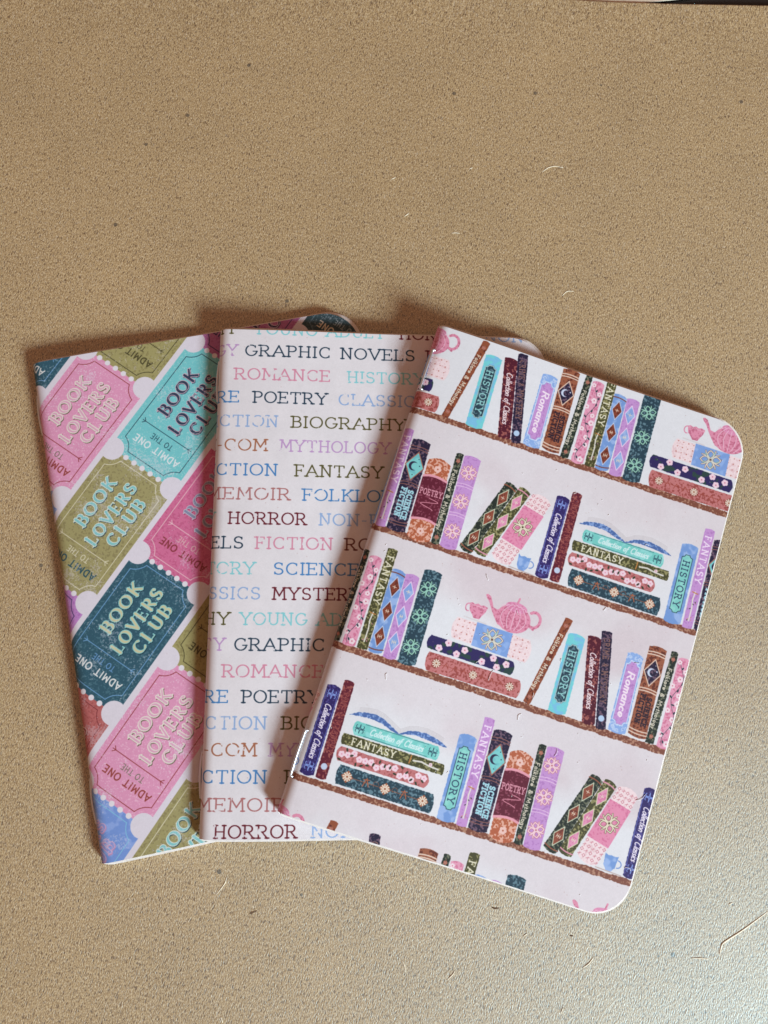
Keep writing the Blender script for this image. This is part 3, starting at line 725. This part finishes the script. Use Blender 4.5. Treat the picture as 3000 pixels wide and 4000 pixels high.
def kraft_material():
    m, nt, b = new_mat("kraft")
    L = nt.links.new
    tc = N(nt, 'ShaderNodeTexCoord')
    rot = N(nt, 'ShaderNodeMapping'); rot.inputs['Rotation'].default_value = (0, 0, math.radians(7))
    L(tc.outputs['Object'], rot.inputs[0])
    def noise(scale, sx, sy, detail=2, dist=0, src=rot):
        mp = N(nt, 'ShaderNodeMapping'); mp.inputs['Scale'].default_value = (sx, sy, 1); L(src.outputs[0], mp.inputs[0])
        n = N(nt, 'ShaderNodeTexNoise'); n.inputs['Scale'].default_value = scale; n.inputs['Detail'].default_value = detail
        n.inputs['Distortion'].default_value = dist; L(mp.outputs[0], n.inputs['Vector']); return n
    tc_off = N(nt, 'ShaderNodeMapping'); tc_off.inputs['Location'].default_value = (.37, .11, .2); tc_off.inputs['Rotation'].default_value = (0, 0, math.radians(-16)); L(tc.outputs['Object'], tc_off.inputs[0])
    grain = noise(2800, 1.25, .75, 2.5, .3)
    grain2 = noise(1100, 1.2, .7, 2, .3)
    blot = noise(45, 1, 1, 4)
    cloud = noise(9, 1, 1, 3)
    fib = noise(1300, 2.4, .35, 1, 1.2)
    def ramp(src, stops):
        r = N(nt, 'ShaderNodeValToRGB'); e = r.color_ramp.elements
        e[0].position, e[0].color = stops[0][0], stops[0][1]; e[1].position, e[1].color = stops[-1][0], stops[-1][1]
        for p, cc in stops[1:-1]: q = e.new(p); q.color = cc
        L(src, r.inputs[0]); return r
    def c4(r, g, b_): return (*srgb((r, g, b_)), 1)
    base = ramp(grain.outputs[0], [(.34, c4(154, 119, 72)), (.45, c4(182, 148, 96)), (.55, c4(198, 166, 113)), (.68, c4(228, 202, 154))])
    def mixc(fac, a, b_, mode='MIX'):
        x = N(nt, 'ShaderNodeMix', data_type='RGBA', blend_type=mode)
        if isinstance(fac, float): x.inputs['Factor'].default_value = fac
        else: L(fac, x.inputs['Factor'])
        for s_, v in ((6, a), (7, b_)):
            if isinstance(v, tuple): x.inputs[s_].default_value = v
            else: L(v, x.inputs[s_])
        return x.outputs[2]
    bl = ramp(blot.outputs[0], [(.3, (.94, .935, .93, 1)), (.7, (1.04, 1.04, 1.04, 1))])
    col = mixc(1.0, base.outputs[0], bl.outputs[0], 'MULTIPLY')
    cl = ramp(cloud.outputs[0], [(.3, (.95, .945, .93, 1)), (.7, (1.03, 1.03, 1.04, 1))])
    col = mixc(1.0, col, cl.outputs[0], 'MULTIPLY')
    # short upright strokes of darker and paler fibre
    st1 = noise(1700, 2.1, .55, 1.5, .5); st2 = noise(2100, 1.9, .7, 1.5, .6, tc_off)
    d1 = ramp(st1.outputs[0], [(.34, (.36, .26, .17, 1)), (.44, (1, 1, 1, 1))])
    col = mixc(1.0, col, d1.outputs[0], 'MULTIPLY')
    l1 = ramp(st2.outputs[0], [(.58, (0, 0, 0, 1)), (.70, (1, 1, 1, 1))])
    lm = N(nt, 'ShaderNodeMath', operation='MULTIPLY'); L(l1.outputs[0], lm.inputs[0]); lm.inputs[1].default_value = .6
    col = mixc(lm.outputs[0], col, c4(238, 220, 188))
    # rare dark bark specks
    v = N(nt, 'ShaderNodeTexVoronoi'); v.inputs['Scale'].default_value = 95; L(rot.outputs[0], v.inputs['Vector'])
    lt = N(nt, 'ShaderNodeMath', operation='LESS_THAN'); lt.inputs[1].default_value = .055; L(v.outputs['Distance'], lt.inputs[0])
    sep = N(nt, 'ShaderNodeSeparateColor'); L(v.outputs['Color'], sep.inputs[0])
    gt = N(nt, 'ShaderNodeMath', operation='GREATER_THAN'); gt.inputs[1].default_value = .55; L(sep.outputs[0], gt.inputs[0])
    mu = N(nt, 'ShaderNodeMath', operation='MULTIPLY'); L(lt.outputs[0], mu.inputs[0]); L(gt.outputs[0], mu.inputs[1])
    mu2 = N(nt, 'ShaderNodeMath', operation='MULTIPLY'); L(mu.outputs[0], mu2.inputs[0]); mu2.inputs[1].default_value = .75
    col = mixc(mu2.outputs[0], col, c4(62, 40, 26))
    # pale fibres caught in the sheet
    ff = ramp(fib.outputs[0], [(.68, (0, 0, 0, 1)), (.76, (1, 1, 1, 1))])
    fm = N(nt, 'ShaderNodeMath', operation='MULTIPLY'); L(ff.outputs[0], fm.inputs[0]); fm.inputs[1].default_value = .45
    col = mixc(fm.outputs[0], col, c4(224, 208, 180))
    L(col, b.inputs['Base Color'])
    ad = N(nt, 'ShaderNodeMath', operation='MULTIPLY_ADD'); ad.inputs[1].default_value = .45
    L(grain.outputs[0], ad.inputs[0]); L(st1.outputs[0], ad.inputs[2])
    ad2 = N(nt, 'ShaderNodeMath', operation='MULTIPLY_ADD'); ad2.inputs[1].default_value = .5
    L(blot.outputs[0], ad2.inputs[0]); L(ad.outputs[0], ad2.inputs[2])
    bp = N(nt, 'ShaderNodeBump'); bp.inputs['Strength'].default_value = .9; bp.inputs['Distance'].default_value = .00011
    L(ad2.outputs[0], bp.inputs['Height']); L(bp.outputs[0], b.inputs['Normal'])
    b.inputs['Roughness'].default_value = .555; b.inputs['Specular IOR Level'].default_value = 1.0; b.inputs['IOR'].default_value = 1.9; b.inputs['Specular Tint'].default_value = (.6, .92, 1, 1)
    return m

def simple(name, col, rough=.5, metal=0.0, spec=.5):
    m, nt, b = new_mat(name)
    n1 = N(nt, 'ShaderNodeTexNoise'); n1.inputs['Scale'].default_value = 700
    tc = N(nt, 'ShaderNodeTexCoord'); nt.links.new(tc.outputs['Object'], n1.inputs['Vector'])
    mr = N(nt, 'ShaderNodeMapRange'); mr.inputs['To Min'].default_value = max(.02, rough - .06); mr.inputs['To Max'].default_value = rough + .06
    nt.links.new(n1.outputs[0], mr.inputs[0]); nt.links.new(mr.outputs[0], b.inputs['Roughness'])
    b.inputs['Base Color'].default_value = (*srgb(col), 1); b.inputs['Metallic'].default_value = metal
    b.inputs['Specular IOR Level'].default_value = spec
    return m

M_KRAFT = kraft_material()
M_PAGE = paper_material("page_paper", (240, 235, 228))
M_CREAM = paper_material("cream_paper", (236, 226, 204))
M_TABLE = simple("dark_table", (30, 28, 27), .5)
M_STEEL = simple("staple_steel", (226, 230, 234), .42, 1.0)
M_FIB = paper_material("pale_fibre", (252, 242, 214), .7)
M_LINT = paper_material("white_lint", (250, 248, 244), .6)
M_FIBD = paper_material("brown_fibre", (96, 62, 34), .8)

# ------------------------------------------------------------------ surface under the notebooks
def kraft_sheet():
    # far edge bows slightly; sheet curls up a touch along it
    top = lambda x: 183.4 + .121 * (x + 60) * (1 if x < 20 else 1) * .62 + (0 if x < 20 else 0)
    edge = [(-420, 171.0), (-132, 176.0), (-60, 182.0), (18.9, 190.9), (34, 192.9), (49.7, 194.2), (69.9, 196.3), (96.3, 199.6), (150, 205.5), (420, 230)]
    xs = [-420, -300, -200, -132, -95, -60, -20, 0, 18.9, 27, 34, 42, 49.7, 60, 69.9, 83, 96.3, 120, 150, 280, 420]
    ex = np.interp(xs, [e[0] for e in edge], [e[1] for e in edge])
    rows = [0, .3, .8, 1.6, 3, 6, 12, 25, 60, 120, 180, 240, 320, 420, 600]
    vs = []
    for j, d in enumerate(rows):
        for x, y in zip(xs, ex): vs.append((x * MM, (y - d) * MM, (.3 * math.exp(-d / 9) + .03 * math.sin(x * .11 + d * .05) * math.exp(-d / 50)) * MM))
    n = len(xs); nb = len(vs)
    fs = [(j * n + i, (j + 1) * n + i, (j + 1) * n + i + 1, j * n + i + 1) for j in range(len(rows) - 1) for i in range(n - 1)]
    # underside at the far edge gives the sheet its thickness
    for x, y in zip(xs, ex): vs.append((x * MM, y * MM, -.05 * MM))
    for i in range(n - 1): fs.append((i, i + 1, nb + i + 1, nb + i))
    return mesh_obj("kraft_paper_sheet", vs, fs, M_KRAFT, label="large sheet of brown speckled kraft paper spread under the notebooks", cat="kraft paper")
kraft = kraft_sheet()

def slab(name, pts, z0, z1, mat, **kw):
    n = len(pts); vs = [(x * MM, y * MM, z1 * MM) for x, y in pts] + [(x * MM, y * MM, z0 * MM) for x, y in pts]
    fs = [tuple(range(n)), tuple(range(2 * n - 1, n - 1, -1))] + [(i, n + i, n + (i + 1) % n, (i + 1) % n) for i in range(n)]
    return mesh_obj(name, vs, fs, mat, smooth=False, **kw)
slab("table_top", [(-700, -700), (700, -700), (700, 700), (-700, 700)], -26, -1.2, M_TABLE, kind='structure')
slab("paper_scrap", [(-30, 186.5), (20, 187.5), (44, 190.0), (54, 194.6), (69, 198.6), (96, 206), (108, 260), (-20, 260)], -.75, -.45, M_CREAM,
     label="cream paper peeking out beyond the far edge of the kraft sheet", cat="paper")

def strand(pts, z, r, mat, name, seed=0, **kw):
    rr = random.Random(seed); P = []
    for i in range(len(pts) - 1):
        for k in range(4):
            t = k / 4; P.append((pts[i][0] * (1 - t) + pts[i + 1][0] * t, pts[i][1] * (1 - t) + pts[i + 1][1] * t))
    P.append(pts[-1])
    for _ in range(2): P = [P[0]] + [((P[i - 1][0] + 2 * P[i][0] + P[i + 1][0]) / 4, (P[i - 1][1] + 2 * P[i][1] + P[i + 1][1]) / 4) for i in range(1, len(P) - 1)] + [P[-1]]
    zz = lambda t: z + .05 * math.sin(math.pi * t)
    Q = [(x * MM, y * MM, zz(i / (len(P) - 1)) * MM) for i, (x, y) in enumerate(P)]
    vs, fs = tube(Q, lambda t: r * MM * (.55 + .45 * math.sin(math.pi * t)), 6, .3)
    return mesh_obj(name, vs, fs, mat, **kw)

FIB = [[(33.26, 135.95), (34.76, 137.55), (36.94, 138.42), (39.23, 138.08)], [(-10.09, 127.64), (-8.92, 128.45)], [(11.97, 133.92), (12.95, 134.54)], [(-4.88, 116.79), (-3.68, 117.91)],
 [(42.51, 98.84), (43.76, 100.48), (45.59, 100.57)], [(9.09, 113.44), (10.31, 113.77), (11.43, 113.68)], [(-29.73, -71.33), (-27.92, -68.36), (-27.78, -66.74)],
 [(97.89, -70.75), (98.24, -67.98), (99.29, -66.95), (103.36, -64.03), (109.62, -58.69)], [(90.83, -72.01), (92.76, -71.84), (95.35, -71.66)], [(99.43, -58.24), (100.51, -57.68)],
 [(48.28, -71.84), (49.18, -71.13)], [(63.71, -77.56), (65.23, -76.42), (66.26, -74.79)], [(30.22, -84.43), (31.65, -82.78), (32.06, -81.83)], [(-23.54, -100.47), (-24.26, -99.09)],
 [(19.85, -83.75), (19.33, -82.14), (18.55, -81.03)], [(59.24, -88.74), (59.74, -87.2)]]
for i, f in enumerate(FIB): strand(f, .03, .12 if i != 7 else .19, M_FIB, "fibre", i, parent=kraft)
for i, f in enumerate([[(-20.75, -74.89), (-20.17, -74.46), (-18.95, -73.89)], [(59.84, -70.41), (60.81, -70.36)], [(39.5, -66.0), (40.3, -66.3), (41.6, -66.0)]]): strand(f, .08, .11, M_FIBD, "fibre", 40 + i, parent=kraft, label="dark brown fibre")

# ------------------------------------------------------------------ notebooks
BW, BH, BR = 89.0, 131.58, 3.2
FL = {1: (.05, .05, .05, .05), 2: (2.9, 3.3, 1.3, 1.8), 3: (5.2, 7.1, 2.9, 3.0)}
POSE = {1: (-58.9054, -66.5807, .32040), 2: (-35.2492, -56.9535, .11607), 3: (-16.6758, -47.2599, -.18999)}
HS, HE = 1.9, 1.0
def hf(u): return HE + (HS - HE) * math.exp(-(max(u - 8, 0) / 30) ** 2)
def hh(u):
    e = min(max(u / BR, 0), 1); return hf(u) * math.sqrt(max(0, 1 - (1 - e) ** 2))
def flat(b, u, v):
    a, c, d, e = FL[b]; t = u / BW; s = v / BH
    return (c + (a - c) * s) * (1 - t) + (e + (d - e) * s) * t
def corner(u, W, r=9.5):
    k = u - (W - r)
    return 0.0 if k <= 0 else r - math.sqrt(max(0, r * r - k * k))

def u_samples(W, r=9.5):
    us = [0.0] + [BR * (1 - math.cos(math.pi / 2 * i / 9)) for i in range(1, 10)]
    us += [BR + (W - r - BR) * i / 26 for i in range(1, 27)]
    us += [W - r + r * math.sin(math.pi / 2 * i / 14) for i in range(1, 15)]
    return us

def notebook(b, art, label, staples):
    x, y, a = POSE[b]
    root = bpy.data.objects.new("notebook", None); root.empty_display_size = .01
    root.location = (x * MM, y * MM, 0); root.rotation_euler = (0, 0, a)
    link(root, None, label, "notebook", "pocket notebooks fanned out on the kraft paper")
    rr = random.Random(b * 7)
    top = lambda u, v: flat(b, u, v) + hf(u) + hh(u) + .10 * math.sin(v * .052 + b) * min(1, u / 20)
    bot = lambda u, v: flat(b, u, v) + hf(u) - hh(u)
    us = u_samples(BW); WB = BW + 1.0; ub = u_samples(WB)
    s = 0; S = [0]
    for p, q in zip(us[:-1], us[1:]):
        s += math.hypot(q - p, hf(q) + hh(q) - hf(p) - hh(p)); S.append(s)
    front = [(u, top, S_) for u, S_ in zip(us, S)][::-1]
    sb = 0; SB = [0]
    for p, q in zip(ub[:-1], ub[1:]):
        sb += math.hypot(q - p, (-hf(q) + hh(q) + hf(p) - hh(p))); SB.append(sb)
    back = [(u, bot, -S_) for u, S_ in zip(ub, SB)][1:]
    # one folded cover: front, spine and back
    WW = max(BW, WB)
    outer_path = front + back
    def shell():
        nv = 40; outer, inner, uv = [], [], []; nu = len(outer_path); th = .26
        for i, (u, zf, s_) in enumerate(outer_path):
            isback = i >= len(front)
            c = corner(u, WB if isback else BW)
            lo, hi = (-.04 - .34 * 2 * hh(u), BH + .06 + .48 * 2 * hh(u)) if isback else (0, BH)
            if u < .01: lo, hi = 0, BH
            a_ = outer_path[max(i - 1, 0)]; c_ = outer_path[min(i + 1, nu - 1)]
            for j in range(nv + 1):
                v = lo + c + (hi - lo - 2 * c) * j / nv; z = zf(u, v)
                du = c_[0] - a_[0]; dz = c_[1](c_[0], v) - a_[1](a_[0], v); L = math.hypot(du, dz) or 1
                nx, nz = -dz / L, du / L
                outer.append((u, v, z)); inner.append((u + nx * th, v, z + nz * th))
                uv.append((s_, v))
        n = len(outer); vs = [(p[0] * MM, p[1] * MM, p[2] * MM) for p in outer + inner]; fs = []
        I = lambda i, j: i * (nv + 1) + j
        for i in range(nu - 1):
            for j in range(nv):
                q = (I(i, j), I(i, j + 1), I(i + 1, j + 1), I(i + 1, j)); fs.append(q); fs.append(tuple(n + k for k in q[::-1]))
        rim0 = len(fs); uv2 = uv + uv; base = list(vs)
        def rimq(q):
            k0 = len(vs)
            for t in q: vs.append(base[t]); uv2.append(uv2[t])
            fs.append((k0, k0 + 1, k0 + 2, k0 + 3))
        for i in range(nu - 1):
            for j in (0, nv):
                a1, b1 = I(i, j), I(i + 1, j); rimq((a1, b1, n + b1, n + a1) if j == 0 else (a1, n + a1, n + b1, b1))
        for i in (0, nu - 1):
            for j in range(nv):
                a1, b1 = I(i, j), I(i, j + 1); rimq((a1, n + a1, n + b1, b1) if i == 0 else (a1, b1, n + b1, n + a1))
        me = bpy.data.meshes.new("cover"); me.from_pydata(vs, [], fs)
        l = me.uv_layers.new(name="UVMap"); vi = np.empty(len(me.loops), dtype=np.int32); me.loops.foreach_get("vertex_index", vi)
        l.data.foreach_set("uv", np.array(uv2, dtype=np.float32)[vi].ravel())
        me.materials.append(art); me.materials.append(M_PAGE)
        mi = np.zeros(len(fs), dtype=np.int32); mi[1:rim0:2] = 1; mi[rim0:] = 1
        sm = np.ones(len(fs), dtype=bool); sm[rim0:] = False
        me.polygons.foreach_set("material_index", mi); me.polygons.foreach_set("use_smooth", sm); me.update()
        o = link(bpy.data.objects.new("cover", me), root); return o
    cover = shell()
    # leaves between the covers, a little fanned at the edges
    nl = 9
    for i in range(nl):
        k = 1 - 2 * (i + .5) / nl                      # +1 top .. -1 bottom
        Wp = BW - .12 + .92 * (i / (nl - 1)) + rr.uniform(-.07, .07)
        j0, j1 = rr.uniform(-.03, .03), rr.uniform(-.04, .04)
        us_ = [1.1] + [1.1 + (Wp - 9.5 - 1.1) * q / 16 for q in range(1, 17)] + [Wp - 9.5 + 9.5 * math.sin(math.pi / 2 * q / 12) for q in range(1, 13)]
        nv = 12; vs = []
        for side in (1, -1):
            for u in us_:
                c = corner(u, Wp)
                dp = (1 - k) * hh(min(u, BW)); lo, hi = -.02 - .34 * dp + j0, BH + .02 + .48 * dp + j1
                for j in range(nv + 1):
                    v = lo + c + (hi - lo - 2 * c) * j / nv
                    h = hh(min(u, BW)) - .42
                    z = flat(b, u, v) + hf(min(u, BW)) + k * h + side * .045 + .10 * math.sin(v * .052 + b) * min(1, u / 20) * (k + 1) / 2
                    vs.append((u * MM, v * MM, z * MM))
        n = len(vs) // 2; nu = len(us_); fs = []; I = lambda p, q: p * (nv + 1) + q
        for p in range(nu - 1):
            for q in range(nv):
                f = (I(p, q), I(p + 1, q), I(p + 1, q + 1), I(p, q + 1)); fs.append(f); fs.append(tuple(n + t for t in f[::-1]))
            for q in (0, nv): a1, b1 = I(p, q), I(p + 1, q); fs.append((a1, n + a1, n + b1, b1))
        for p in (0, nu - 1):
            for q in range(nv): a1, b1 = I(p, q), I(p, q + 1); fs.append((a1, b1, n + b1, n + a1))
        mesh_obj("page", vs, fs, M_PAGE, root, smooth=False)
    # staples through the fold
    for (v0, v1, uu, hid) in staples:
        def sp(v, o_=.0):
            u = uu; z = top(u, v); sl = (top(u + .05, v) - top(u - .05 if u > .05 else u, v)) / .1; q = math.hypot(1, sl)
            if hid: return Vector(((-.14 - o_) * MM, v * MM, (flat(b, 0, v) + hf(0) - .5) * MM))
            return Vector(((u - sl / q * (.30 + o_ * .6)) * MM, v * MM, (z + 1 / q * (.30 + o_ * .6)) * MM))
        mid = (v0 + v1) / 2
        P = [Vector((sp(v0).x + .9 * MM, v0 * MM, sp(v0).z - .55 * MM)), Vector((sp(v0).x + .35 * MM, (v0 - .05) * MM, sp(v0).z - .02 * MM))]
        for k in range(13):
            t = k / 12; v = v0 + (v1 - v0) * t
            p = sp(v, .30 * math.sin(math.pi * t)); p.z += .12 * math.sin(math.pi * t) * MM; P.append(p)
        P += [Vector((sp(v1).x + .35 * MM, (v1 + .05) * MM, sp(v1).z - .02 * MM)), Vector((sp(v1).x + .9 * MM, v1 * MM, sp(v1).z - .55 * MM))]
        vs, fs = tube([tuple(p) for p in P], .36 * MM, 12)
        mesh_obj("staple", vs, fs, M_STEEL, root)
    return root, top

A1 = cover_material("ticket_cover", art_tickets())
A2 = cover_material("word_cover", art_words())
A3 = cover_material("bookshelf_cover", art_shelves())
nb1, t1 = notebook(1, A1, "notebook with pastel admission tickets on its cover, leftmost and lowest of the fan", [(9.5, 20.5, .3, 1), (112, 123, .3, 1)])
nb2, t2 = notebook(2, A2, "notebook with rows of coloured genre words, lying in the middle of the fan", [(9.5, 20.5, .3, 1), (112, 123, .3, 1)])
nb3, t3 = notebook(3, A3, "notebook with illustrated bookshelves on its cover, rightmost and topmost of the fan", [(9.0, 20.4, .55, 0), (113.0, 124.4, .9, 0)])

# ------------------------------------------------------------------ lint on the top notebook
def lint():
    r = random.Random(5); V, F = [], []
    spots = [(62, 33, 2.2, 1), (85, 29, 3.0, .4), (50.5, 38.6, 2.0, 1.6), (40.5, 45.8, 2.8, 1.7), (52.6, 45.2, 1.4, 1.9), (27, 77, 1.2, .8), (70, 92, 1.2, .8), (43, 64, 1.2, 2.2), (33, 70, 1.8, 2.2), (15.5, 38, 1.8, 1.7), (64, 72, 1.2, .9), (75.5, 61.7, 1.3, 0), (48, 99, .9, 1), (86.4, 12.5, 2.0, .5), (57, 56, .8, 2), (36, 49, .9, .6)]
    for (u, v, L, a) in spots: 
        P = []; x, y, d = u, v, a
        for k in range(7):
            P.append((x, y)); x += L / 6 * math.cos(d); y += L / 6 * math.sin(d); d += r.uniform(-.5, .5)
        vs, fs = tube([(p[0] * MM, p[1] * MM, (t3(p[0], p[1]) + .06 + .1 * math.sin(math.pi * i / 6)) * MM) for i, p in enumerate(P)], .055 * MM, 4)
        o = len(V); V += vs; F += [tuple(o + k for k in f) for f in fs]
    for _ in range(46):
        u, v = r.uniform(4, 86), r.uniform(3, 126); d = r.uniform(0, 3.1); L = r.uniform(.15, .5)
        P = [(u, v), (u + L * math.cos(d), v + L * math.sin(d))]
        vs, fs = tube([(p[0] * MM, p[1] * MM, (t3(*p) + .05) * MM) for p in P], .05 * MM, 4)
        o = len(V); V += vs; F += [tuple(o + k for k in f) for f in fs]
    ob = mesh_obj("lint", V, F, M_LINT, label="fine white lint fibres scattered over the bookshelf notebook's cover", cat="lint", kind="stuff")
    ob.matrix_world = nb3.matrix_basis.copy()
    return ob
lint()
